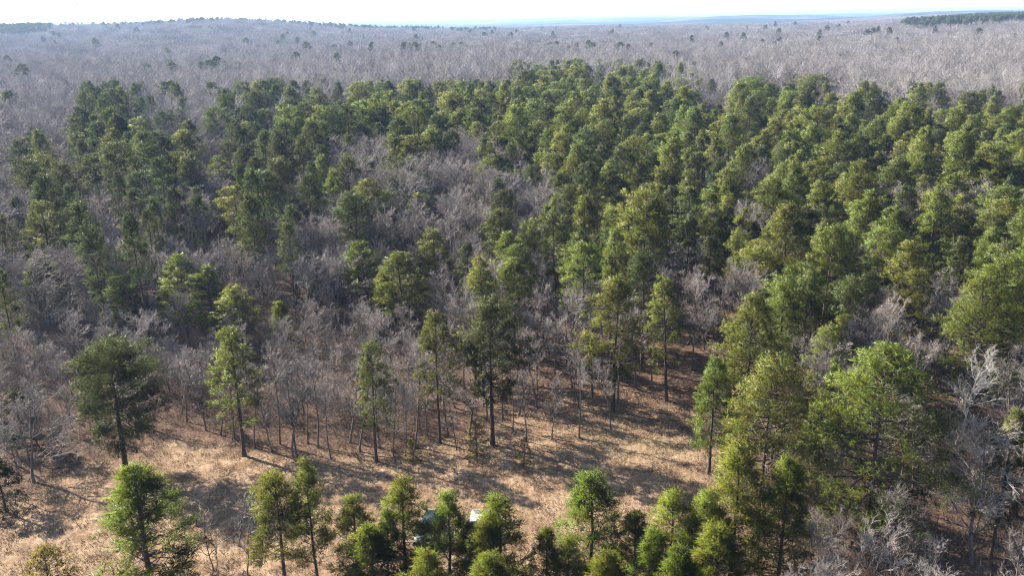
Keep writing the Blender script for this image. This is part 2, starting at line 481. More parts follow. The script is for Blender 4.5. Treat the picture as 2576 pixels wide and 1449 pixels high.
# ------------------------------------------------------------------ where the clearing is
def poly_px(pts): return np.array([[*at(u, v, 0)[:2]] for u, v in pts])
CLEAR = np.concatenate([poly_px([(-120, 1290), (0, 1255), (110, 1215), (210, 1165), (330, 1160), (430, 1090), (520, 1120), (640, 1145), (760, 1150), (860, 1150), (980, 1150),
                  (1100, 1110), (1200, 1080), (1330, 1030), (1420, 990), (1530, 985), (1640, 1010), (1730, 1000), (1790, 1050), (1790, 1130), (1790, 1230), (1740, 1330), (1560, 1380), (1420, 1449), (1420, 1640)]),
                  poly_px([(-300, 1640), (-300, 1330)])])
def inside(P, poly):
    P = np.asarray(P, float); x, y = P[:, 0], P[:, 1]
    c = np.zeros(len(P), bool); n = len(poly); j = n - 1
    for i in range(n):
        xi, yi = poly[i]; xj, yj = poly[j]
        cond = ((yi > y) != (yj > y)) & (x < (xj - xi) * (y - yi) / (yj - yi + 1e-12) + xi)
        c ^= cond; j = i
    return c
def edge_dist(P, poly):
    P = np.asarray(P, float)[:, :2]; d = np.full(len(P), 1e9)
    for i in range(len(poly)):
        a, b = poly[i - 1], poly[i]; ab = b - a
        t = np.clip(((P - a) @ ab) / (ab @ ab), 0, 1)
        d = np.minimum(d, np.linalg.norm(P - a - t[:, None] * ab, axis=1))
    return d

# ------------------------------------------------------------------ ground
def build_ground():
    th = np.concatenate([np.linspace(-44, 44, 700), np.linspace(44, 316, 160)[1:-1]])
    th = np.radians(th)
    rr = [4.0, 15.0, 25.0]
    while rr[-1] < 40000: rr.append(rr[-1] + max(.45, rr[-1] * .0075 if rr[-1] < 160 else rr[-1] * .02))
    rr = np.array(rr)
    A, B = np.meshgrid(rr, th, indexing='ij')
    X, Y = A * np.sin(B), A * np.cos(B)
    Z = terrain(X, Y)
    P = np.stack([X.ravel(), Y.ravel()], 1)
    near = (A.ravel() < 220)
    clear = np.zeros(len(P)); ins = inside(P[near], CLEAR); ed = edge_dist(P[near], CLEAR)
    sd = np.where(ins, ed, -ed) + 1.6 * wavy(P[near][:, 0], P[near][:, 1], 9, 3) + .8 * wavy(P[near][:, 0], P[near][:, 1], 3.1, 9)
    clear[near] = smooth(-1.0, 1.8, sd)
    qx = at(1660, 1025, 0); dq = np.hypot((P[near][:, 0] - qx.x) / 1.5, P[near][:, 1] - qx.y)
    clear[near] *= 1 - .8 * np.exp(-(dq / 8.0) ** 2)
    Z = Z.ravel()
    g = np.random.default_rng(3)
    Z[near] += (.05 * wavy(P[near][:, 0], P[near][:, 1], 1.7, 5) + .07 * wavy(P[near][:, 0], P[near][:, 1], 4.3, 15) + g.normal(0, .03, near.sum()))
    nr, nth = A.shape
    i = np.arange(nr - 1)[:, None]; j = np.arange(nth)[None]; j2 = (j + 1) % nth
    Q = np.stack([i * nth + j, (i + 1) * nth + j, (i + 1) * nth + j2, i * nth + j2], -1).reshape(-1, 4)[:, ::-1]
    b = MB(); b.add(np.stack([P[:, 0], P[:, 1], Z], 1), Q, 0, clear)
    # the disc under the camera
    b2 = np.arange(nth)
    m, n, p, out = mat_new("woodland_ground")
    geo = n.nodes.new('ShaderNodeNewGeometry'); pos = geo.outputs['Position']
    a = n.nodes.new('ShaderNodeAttribute'); a.attribute_name = 'tone'
    fine = noise(n, 2.6, 5, pos, .7); mid = noise(n, .35, 4, pos); big = noise(n, .06, 3, pos)
    straw = ramp(n, [(.26, (.112, .074, .050)), (.44, (.182, .124, .081)), (.58, (.250, .176, .116)), (.74, (.315, .238, .157))])
    n.links.new(fine.outputs[0], straw.inputs[0])
    r2 = ramp(n, [(.38, (.62, .56, .5)), (.62, (1.08, 1.06, 1.0))]); n.links.new(mid.outputs[0], r2.inputs[0])
    strawc = mixc(n, 1.0, straw.outputs[0], r2.outputs[0], 'MULTIPLY')
    greenish = ramp(n, [(.56, (0, 0, 0)), (.7, (.35, .35, .35))]); n.links.new(big.outputs[0], greenish.inputs[0])
    strawc = mixc(n, greenish.outputs[0], strawc, (.19, .165, .07))
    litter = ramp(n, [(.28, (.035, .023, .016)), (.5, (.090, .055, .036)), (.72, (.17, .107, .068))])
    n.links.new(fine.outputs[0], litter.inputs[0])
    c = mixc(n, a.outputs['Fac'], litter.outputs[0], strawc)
    # far canopy country: grey bare woods with dark pine woods in patches
    fp = n.nodes.new('ShaderNodeMapping'); fp.inputs['Scale'].default_value = (.0011, .0022, 0)
    n.links.new(pos, fp.inputs[0])
    pn = noise(n, 1.0, 6, fp.outputs[0], .62)
    cn = noise(n, .05, 4, pos, .7)
    woods = ramp(n, [(.3, (.055, .048, .045)), (.7, (.13, .113, .106))]); n.links.new(cn.outputs[0], woods.inputs[0])
    pw = ramp(n, [(.40, (0, 0, 0)), (.46, (1, 1, 1))]); n.links.new(pn.outputs[0], pw.inputs[0])
    far = mixc(n, pw.outputs[0], woods.outputs[0], (.020, .030, .016))
    ln = n.nodes.new('ShaderNodeVectorMath'); ln.operation = 'LENGTH'; n.links.new(pos, ln.inputs[0])
    fm = n.nodes.new('ShaderNodeMapRange'); fm.inputs[1].default_value = 2600; fm.inputs[2].default_value = 3300
    n.links.new(ln.outputs['Value'], fm.inputs[0])
    c = mixc(n, fm.outputs[0], c, far)
    n.links.new(c, p.inputs['Base Color'])
    p.inputs['Roughness'].default_value = .95; p.inputs['Specular IOR Level'].default_value = .1
    bp = n.nodes.new('ShaderNodeBump'); bp.inputs['Strength'].default_value = .65; bp.inputs['Distance'].default_value = .16
    n.links.new(fine.outputs[0], bp.inputs['Height']); n.links.new(bp.outputs[0], p.inputs['Normal'])
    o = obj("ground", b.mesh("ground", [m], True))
    tag(o, kind='structure')
build_ground()

# ------------------------------------------------------------------ scattering of stuff
def scatter(name, P, rz, sc, vid, protos, label, cat):
    """one object: points that carry copies of the given meshes"""
    me = bpy.data.meshes.new(name)
    me.vertices.add(len(P)); me.vertices.foreach_set('co', np.asarray(P, np.float32).ravel())
    for nm, ty, val, key in (('rz', 'FLOAT', rz, 'value'), ('vid', 'INT', vid, 'value'), ('sc', 'FLOAT_VECTOR', sc, 'vector')):
        a = me.attributes.new(nm, ty, 'POINT')
        a.data.foreach_set(key, np.asarray(val, np.int32 if ty == 'INT' else np.float32).ravel())
    o = obj(name, me); tag(o, label, cat, kind='stuff')
    ng = bpy.data.node_groups.new(name, 'GeometryNodeTree')
    ng.interface.new_socket('Geometry', in_out='INPUT', socket_type='NodeSocketGeometry')
    ng.interface.new_socket('Geometry', in_out='OUTPUT', socket_type='NodeSocketGeometry')
    N, L = ng.nodes, ng.links
    gi, go = N.new('NodeGroupInput'), N.new('NodeGroupOutput')
    def attr(nm, dt):
        q = N.new('GeometryNodeInputNamedAttribute'); q.data_type = dt; q.inputs[0].default_value = nm
        return [s for s in q.outputs if s.enabled and s.name == 'Attribute'][0]
    arz, avid, asc = attr('rz', 'FLOAT'), attr('vid', 'INT'), attr('sc', 'FLOAT_VECTOR')
    cx = N.new('ShaderNodeCombineXYZ'); L.new(arz, cx.inputs[2])
    J = N.new('GeometryNodeJoinGeometry')
    for k, meshes in enumerate(protos):
        cmp_ = N.new('FunctionNodeCompare'); cmp_.data_type = 'INT'; cmp_.operation = 'EQUAL'
        ins = [s for s in cmp_.inputs if s.enabled]
        L.new(avid, ins[0]); ins[1].default_value = k
        j2 = N.new('GeometryNodeJoinGeometry')
        for m_ in meshes:
            po = bpy.data.objects.new(name + "_shape", m_)
            oi = N.new('GeometryNodeObjectInfo'); oi.inputs[0].default_value = po
            L.new(oi.outputs['Geometry'], j2.inputs[0])
        ip = N.new('GeometryNodeInstanceOnPoints')
        L.new(gi.outputs[0], ip.inputs['Points']); L.new(cmp_.outputs[0], ip.inputs['Selection'])
        L.new(j2.outputs[0], ip.inputs['Instance'])
        L.new(cx.outputs[0], ip.inputs['Rotation']); L.new(asc, ip.inputs['Scale'])
        L.new(ip.outputs[0], J.inputs[0])
    L.new(J.outputs[0], go.inputs[0])
    md = o.modifiers.new("scatter", 'NODES'); md.node_group = ng
    return o

def jgrid(x0, x1, y0, y1, s, jit=.36, seed=0):
    g = np.random.default_rng(seed)
    nx, ny = int((x1 - x0) / s), int((y1 - y0) / (s * .866))
    I, J = np.meshgrid(np.arange(nx), np.arange(ny))
    X = x0 + (I + .5 * (J % 2)) * s; Y = y0 + J * s * .866
    return np.stack([X.ravel(), Y.ravel()], 1) + g.normal(0, jit * s * .7, (nx * ny, 2))

# ------------------------------------------------------------------ single trees
def make_tree(kind, name, meshes, loc, rz, s, label, cat, group):
    root = bpy.data.objects.new(name, None)
    root.empty_display_size = .5
    COL.objects.link(root)
    root.location = loc; root.rotation_euler = (0, 0, rz); root.scale = s
    tag(root, label, cat, group)
    t = obj("trunk", meshes[0], root); c = obj("crown", meshes[1], root)
    return root

PROTO = {}
def place_tree(key, loc, rz, s, label, group, name, cat):
    """first of a kind is built, later ones copy it and its parts"""
    if key not in PROTO:
        PROTO[key] = make_tree(key, name, PINES[key] if key in PINES else BARES[key], loc, rz, s, label, cat, group)
        return PROTO[key]
    src = PROTO[key]
    r = src.copy(); COL.objects.link(r); r.name = name
    r.location = loc; r.rotation_euler = (rnd.gauss(0, .018), rnd.gauss(0, .018), rz); r.scale = s
    r['label'] = label; r['category'] = cat
    if group: r['group'] = group
    elif 'group' in r: del r['group']
    for ch in src.children:
        c = ch.copy(); COL.objects.link(c); c.parent = r
    return r

THINGS = []      # xy of the hand-placed trees with clearance radius
def stand(key, u, v, h, wpx, label, group=None, name='pine_tree', cat='pine tree', rz=None, base=False):
    """a tree whose top (or base) was measured at pixel u, v"""
    P = at(u, v, 0.0 if base else h)
    z = float(terrain(P.x, P.y))
    lib = PINES if key in PINES else BARES
    H0, R0 = lib[key][2], lib[key][3]
    depth = project([[P.x, P.y, h]])[2][0]
    sxy = 1.22 * (wpx / FPX * depth) / (2.0 * R0) if wpx else h / H0
    THINGS.append((P.x, P.y, max(1.6, R0 * sxy * .75)))
    return place_tree(key, (P.x, P.y, z - .05), rnd.uniform(0, 6.28) if rz is None else rz, (sxy, sxy, h / H0), label, group, name, cat)

#@@SALIENT
SAL = [
 # key, top u, v, height, crown width px, label
 ('young2', 330, 1190, 12.0, 245, "wide open pine standing alone in the near dry grass at bottom left"),
 ('young3', 690, 1207, 11.5, 135, "thin pine with bare lower stem and tufted side limbs left of a taller twin"),
 ('young1', 770, 1172, 12.5, 115, "slender pine topping the pair in the near grass, bare stem below"),
 ('young0', 885, 1258, 9.5, 120, "small bright pine first in the near row before the parked vehicles"),
 ('young2', 930, 1335, 8.5, 160, "low bushy pine under the first bright one of the near row"),
 ('young1', 1005, 1222, 11.0, 150, "rounded bright pine just left of the dark green vehicle"),
 ('young0', 1125, 1245, 10.5, 120, "narrow bright pine between the dark green and the white vehicle"),
 ('young0', 1258, 1262, 10.5, 165, "broad bright pine hiding the right side of the white vehicle"),
 ('young2', 1375, 1335, 8.5, 110, "short pine in the dip of the near row right of the white vehicle"),
 ('young0', 1180, 1323, 7.5, 105, "small pine covering the foot of the white vehicle"),
 ('young3', 1222, 1318, 9.0, 85, "low pine just in front of the white vehicle"),
 ('young1', 1770, 1240, 11.0, 150, "bright pine wedged between two larger ones below the clearing's right end"),
 ('young0', 1640, 1350, 8.5, 130, "low pine near the bottom border between the short and the beside-clearing ones"),
 ('young0', 965, 1290, 8.5, 90, "small pine squeezed between two taller ones at the left of the near row"),
 ('young1', 1430, 1365, 8.0, 110, "low pine filling the gap left of the pointed one"),
 ('young0', 1495, 1207, 11.5, 175, "pointed cone-shaped pine rising highest in the middle of the near row"),
 ('young2', 1600, 1295, 9.0, 130, "short bright pine at the right foot of the pointed one"),
 ('young1', 1690, 1245, 10.5, 150, "bright pine beside the lower right end of the dry clearing"),
 ('young1', 1860, 1125, 14.6, 180, "bright green pine below the big round tree at the clearing's right end"),
 ('young2', 1985, 1165, 14.0, 170, "bright pine at the border of the grey thicket bottom right"),
 ('young0', 1800, 1330, 9.5, 170, "bright pine along the bottom border under the clearing's right end"),
 ('young2', 1700, 1390, 8.5, 160, "bright pine cut by the bottom border below the dark shaded grass"),
 ('young0', 1230, 1400, 8.0, 150, "low pine cut by the bottom border below the white vehicle"),
 ('young1', 1080, 1390, 8.0, 140, "low pine cut by the bottom border below the dark green vehicle"),
 ('young2', 1520, 1400, 8.0, 170, "low pine cut by the bottom border below the pointed one"),
 ('big0', 1940, 915, 17.5, 310, "big round yellow-green pine overhanging the right end of the clearing"),
 ('full2', 1800, 905, 14.0, 120, "low pine leaning out over the clearing's shaded right corner"),
 ('big1', 2235, 880, 19.9, 440, "largest pine at right, broad yellow-green crown with dark gap beneath"),
 ('full4', 2080, 985, 12.9, 90, "small dark pine in the gap between the two biggest right-hand crowns"),
 ('big2', 1895, 750, 18.1, 220, "tall yellow-green pine right of the leafless tree with dark forked stem"),
 ('big2', 2110, 580, 18.7, 190, "high pine with clumped crown at the top of the right-hand ridge of crowns"),
 ('full1', 2020, 668, 17.5, 170, "rounded pine stepping down below the high clumped one at right"),
 ('full4', 2310, 680, 16.4, 150, "dark-sided pine above the shadowy hollow at right"),
 ('big0', 2490, 705, 18.7, 230, "wide pale green pine against the right border above the white-barked tree"),
 ('full2', 2555, 1040, 15.2, 130, "pine cut by the right border beyond the white-barked tree"),
 ('dome0', 265, 880, 15.3, 270, "big dark domed pine with thick stem at the clearing's left edge"),
 ('full4', 575, 825, 16.4, 135, "pointed pine over the grey thicket, right of the big domed one"),
 ('full4', 925, 865, 15.0, 105, "bright-topped pine with bare stem at the clearing's upper edge"),
 ('full3', 1092, 788, 17.0, 115, "open tall pine left of the dense dark one at the clearing edge"),
 ('dome1', 1230, 775, 17.8, 170, "dense dark round-topped pine standing over the middle of the clearing edge"),
 ('full0', 1550, 705, 18.1, 155, "broad pine behind the slim leafless stems at the clearing's upper right"),
 ('full4', 1690, 695, 17.5, 110, "narrow pine left of the leafless tree with the dark forked stem"),
 ('full1', 1440, 590, 17.5, 130, "light green pine with visible stem in the middle of the picture"),
 ('full2', 95, 650, 11.7, 115, "short dense pine low at the left below the tall clump"),
 ('full4', 295, 690, 11.1, 105, "round-topped short pine alone in the left grey thicket"),
 ('full0', 445, 645, 14.0, 115, "tallest of three pines together in the left grey thicket"),
 ('full2', 515, 672, 12.9, 105, "middle of three pines together in the left grey thicket"),
 ('full3', 600, 715, 11.7, 115, "right and darkest of three pines together in the left grey thicket"),
 ('young0', 700, 758, 7.6, 65, "small pine poking from the grey thicket right of the three together"),
 ('young2', 782, 715, 7.0, 50, "tiny bright pine beside the black shaded hollow"),
 ('full1', 915, 610, 14.0, 115, "pale pine at the left of the mid clump above the grey thicket"),
 ('full0', 1005, 640, 14.6, 130, "bright conical pine in the middle of the mid clump"),
 ('young2', 955, 692, 10.5, 80, "short pine in front of the bright conical one"),
 ('full4', 1095, 580, 14.6, 95, "pointed pine in front of three dark tall trunks"),
 ('mast0', 1175, 615, 15.2, 62, "narrow pole-like pine right of the pointed one"),
 ('full0', 1290, 650, 15.2, 115, "rounded pine just right of the grey twiggy gap in the middle"),
 ('mast2', 420, 207, 23.0, 60, "lone tall pine standing clear against the far grey woods at left"),
 ('mast1', 530, 207, 24.3, 55, "left of two tall bare-stemmed pines against the far grey woods"),
 ('mast0', 562, 222, 23.0, 55, "right and darker of two tall bare-stemmed pines before the far grey woods"),
 ('mast3', 612, 207, 23.7, 60, "broad-topped tall pine left in the trio before the far grey woods"),
 ('mast1', 645, 203, 23.7, 50, "middle pine of the tall trio before the far grey woods"),
 ('mast2', 690, 200, 23.7, 55, "right pine of the tall trio before the far grey woods"),
 ('mast0', 20, 228, 23.0, 55, "pine rising from the far grey woods at the left border"),
 ('mast2', 650, 440, 21.0, 105, "tall leaning-limbed pine with long bare stem above the black shaded hollow"),
 ('full7', 585, 470, 19.5, 110, "ragged pine with drooping low limbs left of the tall bare-stemmed one"),
 ('full5', 1010, 405, 17.5, 100, "middle of three dark tall-trunked pines above the mid clump"),
 ('mast1', 930, 400, 17.5, 95, "left of three dark tall-trunked pines above the mid clump"),
 ('full5', 1066, 440, 16.0, 90, "right and darkest of three tall-trunked pines above the mid clump"),
 ('mast2', 1240, 395, 17.5, 100, "tall tiered pine with see-through crown between two grey patches"),
 ('full1', 620, 308, 20.0, 85, "full-crowned pine below the tall trio before the far grey woods"),
 ('mast1', 470, 330, 19.0, 60, "pine with small crown over a sunlit patch of ground in the upper left"),
 ('full3', 840, 285, 19.0, 85, "broad pine at the left rim of the grey twiggy patch above the middle"),
 ('mast0', 800, 188, 20.0, 60, "tall pine breaking the skyline of the stand left of the middle"),
 ('full5', 250, 233, 22.0, 75, "highest pine of the left clump"),
 ('mast3', 292, 228, 22.0, 65, "rounded pine beside the highest one of the left clump"),
 ('full1', 350, 300, 20.0, 100, "broad bright pine on the right flank of the left clump"),
 ('mast2', 232, 395, 21.0, 95, "dark dense pine deep inside the left clump"),
 ('full3', 100, 505, 20.0, 130, "yellowish broad pine at the lower left of the left clump with long bare stem"),
 ('mast0', 182, 515, 19.0, 90, "bare-stemmed pine right of the yellowish broad one"),
 ('mast1', 85, 345, 20.0, 90, "pine on the outer left rim of the left clump"),
 ('full6', 178, 322, 18.0, 45, "narrow spire-topped pine rising from the left clump"),
 ('full7', 435, 382, 18.0, 90, "open pine with pale leafless tree before it, right of the left clump"),
 ('mast3', 352, 440, 19.0, 85, "tall dark-stemmed pine in the lower left clump beside a brown gap"),
 ('full8', 545, 395, 18.0, 90, "shaggy pine left of the full-crowned one in the upper left"),
 ('full6', 1810, 182, 19.0, 55, "cone-shaped pine alone at the far edge of the right stand"),
 ('full5', 1350, 165, 23.0, 65, "left of a raised pine group at the far edge of the stand above the middle"),
 ('full5', 1450, 150, 24.0, 80, "tallest of the raised pine group at the far edge of the stand"),
 ('full5', 1575, 168, 23.0, 75, "wide pine right of the raised group at the far edge of the stand"),
 ('full5', 1660, 172, 22.0, 70, "flat-topped pine right of the wide one at the far edge of the stand"),
 ('full0', 1740, 180, 21.0, 80, "round dark pine left of the cone-shaped one at the far edge"),
 ('full5', 1900, 195, 21.0, 100, "broad pine right of the grey notch at the far edge of the right stand"),
 ('full5', 2055, 192, 21.0, 110, "widest pine along the far edge of the right stand"),
]
for row in SAL: stand(*row)
BSAL = [
 # key, u, v, height, width px, label, by base?
 ('oak2', 85, 1212, 11.0, 250, "spreading grey leafless tree at the clearing's far left corner", True),
 ('pale0', 2418, 1105, 12.5, 190, "white-barked leafless tree in the dark gap at the right border", True),
 ('oak1', 1785, 668, 13.5, 125, "leafless tree with fine pinkish crown and dark forked stem among the pines", False),
 ('oak0', 2125, 1110, 10.5, 130, "pale leafless tree below the largest right-hand pine", False),
 ('oak1', 2490, 1120, 10.0, 130, "leafless tree at the right border below the white-barked one", False),
 ('slim0', 2350, 645, 13.0, 80, "leafless tree with upright pale twigs between pines at right", False),
 ('slim1', 1660, 610, 13.0, 95, "leafless tree showing pale stems in the gap right of the middle", False),
 ('oak1', 1310, 415, 14.0, 90, "leafless tree with pale limbs between tall pines above the middle", False),
 ('slim0', 1787, 385, 14.0, 60, "pale leafless tree among the upper right pines", False),
 ('oak0', 1350, 795, 11.0, 130, "pinkish leafless tree right of the dense dark round-topped pine", False),
 ('slim2', 1460, 845, 10.5, 80, "slim leafless tree with straight stem at the clearing's upper right", False),
 ('oak1', 985, 780, 9.5, 130, "fine-twigged leafless tree behind the bright-topped pine with bare stem", False),
 ('oak0', 990, 1150, 10.0, 120, "leafless tree with forked low stem at the clearing's upper edge", True),
 ('slim1', 1020, 1160, 10.5, 70, "straight leafless tree right of the fork-stemmed one", True),
 ('slim0', 735, 1150, 11.0, 110, "leafless tree with twin stems at the clearing's upper edge", True),
 ('slim2', 685, 1138, 9.5, 80, "thin leafless tree left of the twin-stemmed one", True),
 ('slim1', 832, 1155, 10.0, 90, "leafless tree alone right of the twin-stemmed one at the grass edge", True),
 ('slim2', 1150, 1135, 8.0, 60, "thin leafless pole in the grass left of the dense dark pine", True),
 ('slim1', 1290, 1090, 10.0, 80, "leafless pole right of the dense dark pine's stem", True),
 ('slim0', 1325, 1115, 10.0, 90, "leafless tree casting a long shadow across the middle of the grass", True),
 ('slim2', 1388, 1108, 9.0, 70, "thin leafless pole in the upper middle of the grass", True),
 ('slim1', 1457, 1105, 12.0, 90, "tall straight leafless tree out on the grass at upper right", True),
 ('slim0', 1537, 1083, 11.0, 80, "slim leafless tree near the shaded right corner of the grass", True),
 ('sapling1', 545, 1440, 6.5, 120, "bare forked sapling at the bottom border right of the lone open pine", True),
 ('sapling0', 622, 1449, 7.5, 110, "bare thin sapling left of the slender pair of pines", True),
 ('sapling0', 600, 1375, 5.5, 90, "tallest twiggy bare sapling in the shaded near grass", True),
]
EDGE = [(640, 1128, 11), (705, 1120, 12), (748, 1152, 12), (775, 1118, 11), (800, 1128, 10), (880, 1118, 11), (905, 1140, 9), (955, 1128, 11), (1045, 1128, 12), (1075, 1100, 11), (1128, 1098, 10),
        (1180, 1105, 11), (1225, 1060, 12), (1265, 1055, 11), (1305, 1045, 12), (1350, 1025, 12), (1400, 1010, 11), (1440, 975, 12), (1490, 1000, 11), (1555, 1005, 12), (1600, 975, 12), (1640, 960, 12), (590, 1105, 10), (555, 1095, 9), (520, 1085, 10), (470, 1060, 9)]
for k, u, v, h, wpx, lab, base in BSAL:
    stand(k, u, v, h, wpx, lab, None, 'bare_tree' if 'sapling' not in k else 'bare_sapling', 'bare tree' if 'sapling' not in k else 'sapling', base=base)
for i, (u, v, h) in enumerate(EDGE):
    stand(('slim0', 'slim1', 'slim2')[i % 3], u, v, h * rnd.uniform(1.0, 1.3), rnd.uniform(80, 125), "dark straight leafless stem in the line along the clearing's upper edge", "leafless stems along the clearing edge", 'bare_tree', 'bare tree', base=True)
# cedars
PINES['cedar0'] = (*pine_meshes(900, 5, .04, 1.25, 'cone', .38, 10, .22, .03, M_CEDAR, .25, clump=.34, tuft=.8), 5, 1.5)
PINES['cedar2'] = (*pine_meshes(902, 5, .03, 1.7, 'egg', .34, 12, .24, .032, M_CEDAR, .15, clump=.42, tuft=1.0), 5, 1.7)
PINES['cedar1'] = (*pine_meshes(901, 5, .04, 1.3, 'egg', .34, 12, .2, .04, M_DKCEDAR, .08, clump=.36), 5, 1.3)
for k, u, v, h, wpx, lab, base in [
    ('cedar2', 105, 1385, 5.0, 115, "brownish bushy cedar at the bottom left corner", False),
    ('cedar1', 15, 1285, 6.0, 90, "dark cedar bush cut by the left border beside the grass", True),
    ('cedar0', 1040, 1165, 3.0, 45, "small brown cedar left in the grass among thin stems", True),
    ('cedar0', 1200, 1150, 4.5, 70, "brown cedar bush at the foot of the dense dark pine", True),
    ('cedar0', 1318, 1175, 3.5, 45, "small dark cedar on the grass right of the dense dark pine", True),
    ('cedar1', 60, 1120, 7.0, 90, "dark cedar behind the spreading tree at the far left corner", True)]:
    stand(k, u, v, h, wpx, lab, None, 'cedar_bush', 'cedar', base=base)
#@@END

# ------------------------------------------------------------------ filling the stand
GRID = [  # pine density by the pixel of the tree's top: rows of 50 px from v = 150, columns of 92 px
 "0000000000000047343000000000",
 "0033204331456567664266543323",
 "0055133567888888877788866799",
 "0177323466656888889999996899",
 "1577445350000579999649999999",
 "3566535434100438999959999999",
 "3554544424440338999999999999",
 "3554445433221447889999999999",
 "2332224324433557875888868899",
 "1211221114543357843788866499",
 "1001100002332346665168886378",
 "0000110001123355774167775478",
 "0000000000112325554267653577",
 "0000000000000000222156433445",
 "0000000000000000000245333224",
 "0000000000000000000345233104",
 "0000000000000000000334222003",
 "0000000000000000000234100003",
 "0000000000000000000234100002",
 "0000000000000000000123000002",
 "0000000000000000000122000001",
 "0000000000000000000112100000",
 "0000000000000000000112100000",
 "0000000000000000000111000000",
 "0000000000000000000000000000",
 "0000000000000000000000000000",
]
GA = np.array([[int(c) for c in r] for r in GRID])
def pine_density(u, v):
    i = np.clip(((v - 150) / 50).astype(int), 0, GA.shape[0] - 1); j = np.clip((u / 92).astype(int), 0, 27)
    return np.where(v < 150, 0, GA[i, j])

for u_, v_, r_ in ((2450, 1360, 4.5), (2380, 1330, 3.5), (2440, 1190, 4.5), (2440, 1270, 4.0), (1785, 900, 3.0), (2130, 1330, 2.0)):
    q_ = at(u_, v_, 0); THINGS.append((q_.x, q_.y, r_))
TH = np.array(THINGS)
def clear_of(P, extra=0.0):
    d = np.linalg.norm(P[:, None, :] - TH[None, :, :2], axis=2)
    return (d > TH[None, :, 2] + extra).all(1)

g = np.random.default_rng(77)
P = jgrid(-330, 420, 48, 640, 6.1, .52, 1)
lift = 4.0 * smooth(130, 320, P[:, 1]) + 2.5 * smooth(-5, -60, P[:, 0]) * smooth(110, 170, P[:, 1])
hgt = np.clip(17.2 + lift + 1.6 * wavy(P[:, 0], P[:, 1], 60, 4) + g.normal(0, 2.4, len(P)), 10.5, 26)
T3 = np.concatenate([P, (terrain(P[:, 0], P[:, 1]) + hgt)[:, None]], 1)
u, v, dep = project(T3)
dn = pine_density(u, v)
clump = .72 + .75 * wavy(P[:, 0], P[:, 1], 24, 18)
keep = (u > -60) & (u < IW + 60) & (v < IH + 40) & (g.random(len(P)) < (.86 - .22 * smooth(150, 300, P[:, 1])) * (dn / 9.0) ** .95 * np.clip(clump + dn / 20, .3, 1.2))
keep &= clear_of(P, 1.3) & ~inside(P, CLEAR)
PX, PH = P[keep], hgt[keep]; PU, PV, PD = u[keep], v[keep], dep[keep]
o_ = np.argsort(PD); PX, PH, PU, PV, PD = PX[o_], PH[o_], PU[o_], PV[o_], PD[o_]
N_PINE = 298 - len(SAL)
keys_full = ['full%d' % i_ for i_ in range(9)]; keys_mast = ['mast0', 'mast1', 'mast2', 'mast3']

def pine_zone(u, v):
    if u < 420 and v < 640: return ("tall dark pine in the clump at the left side of the stand", "pines of the left clump")
    if u < 900: return ("pine scattered among grey leafless trees left of the middle", "pines scattered left of the middle")
    if u < 1250: return ("pine around the grey leafless patch above the middle", "pines around the grey patch")
    if u < 1750 and v < 560: return ("pine in the dense green stand above the middle", "pines of the middle stand, upper part")
    if u < 1750: return ("pine in the dense green stand behind the clearing", "pines of the middle stand, lower part")
    if v < 560: return ("pine in the closed crowns of the upper right stand", "pines of the upper right stand")
    if v < 860: return ("pine in the closed yellow-green crowns of the right-hand stand", "pines of the right stand")
    return ("pine among the lower right crowns near the grey thicket", "pines of the lower right")

for i in range(min(N_PINE, len(PX))):
    x, y = PX[i]; h = PH[i]
    left = PU[i] < 800
    k = rnd.choice(keys_mast if (left and PV[i] < 620) or rnd.random() < .25 else keys_full)
    H0 = PINES[k][2]; s = h / H0
    sx = s * (rnd.uniform(.72, 1.12) if left else rnd.uniform(.8, 1.35))
    lab, grp = pine_zone(PU[i], PV[i])
    place_tree(k, (x, y, float(terrain(x, y)) - .05), rnd.uniform(0, 6.28), (sx, sx, s), lab, grp, 'pine_tree', 'pine tree')

# the remaining pines, too many to single out
rest = slice(N_PINE, None)
far_keys = keys_full[:3] + ['full5'] + keys_mast + ['far0', 'far1']
FX, FH, FU, FV = PX[rest], PH[rest], PU[rest], PV[rest]
fv = np.where((FU < 900) & (g.random(len(FX)) < .8), g.integers(4, 8, len(FX)), np.where(g.random(len(FX)) < .3, g.integers(4, 8, len(FX)), g.integers(0, 4, len(FX))))
# lone pines and pine woods in the far country
def ground_pts(pxs, h):
    return np.array([[*at(u_, v_, h)[:2]] for u_, v_ in pxs])
lone = [(20, 160), (110, 115), (140, 118), (348, 100), (372, 175), (425, 160), (432, 172), (505, 165), (525, 168), (545, 165), (530, 98), (712, 105), (770, 120), (790, 95),
        (1020, 118), (1030, 122), (1045, 130), (1060, 120), (1075, 128), (1090, 118), (1105, 125), (1015, 128), (1160, 118), (1300, 112), (1338, 120), (1385, 116), (1400, 118), (1430, 122), (1450, 120), (1480, 118), (1490, 125), (1560, 122), (1580, 124),
        (1813, 118), (1925, 72), (1918, 105), (1962, 102), (1955, 108), (2080, 75), (2000, 62), (2180, 90), (2195, 88), (2208, 86), (2235, 90), (2350, 88), (2420, 60), (2460, 95), (2550, 102), (1700, 140), (1740, 100), (1870, 95), (700, 110), (840, 118), (935, 118), (880, 88), (620, 110), (240, 120), (300, 95), (60, 190)]
LX = ground_pts(lone, 19.0)
extra = []
def wood(pxpoly, n, h=18):
    pts = ground_pts(pxpoly, h); lo, hi = pts.min(0), pts.max(0)
    q = g.uniform(lo, hi, (n * 4, 2)); q = q[inside(q, pts)][:n]; extra.append(q)
wood([(-20, 88), (60, 86), (135, 92), (130, 104), (60, 108), (-20, 108)], 700)
wood([(2260, 74), (2380, 60), (2600, 50), (2600, 72), (2440, 80), (2330, 80)], 1600)
ridge = []
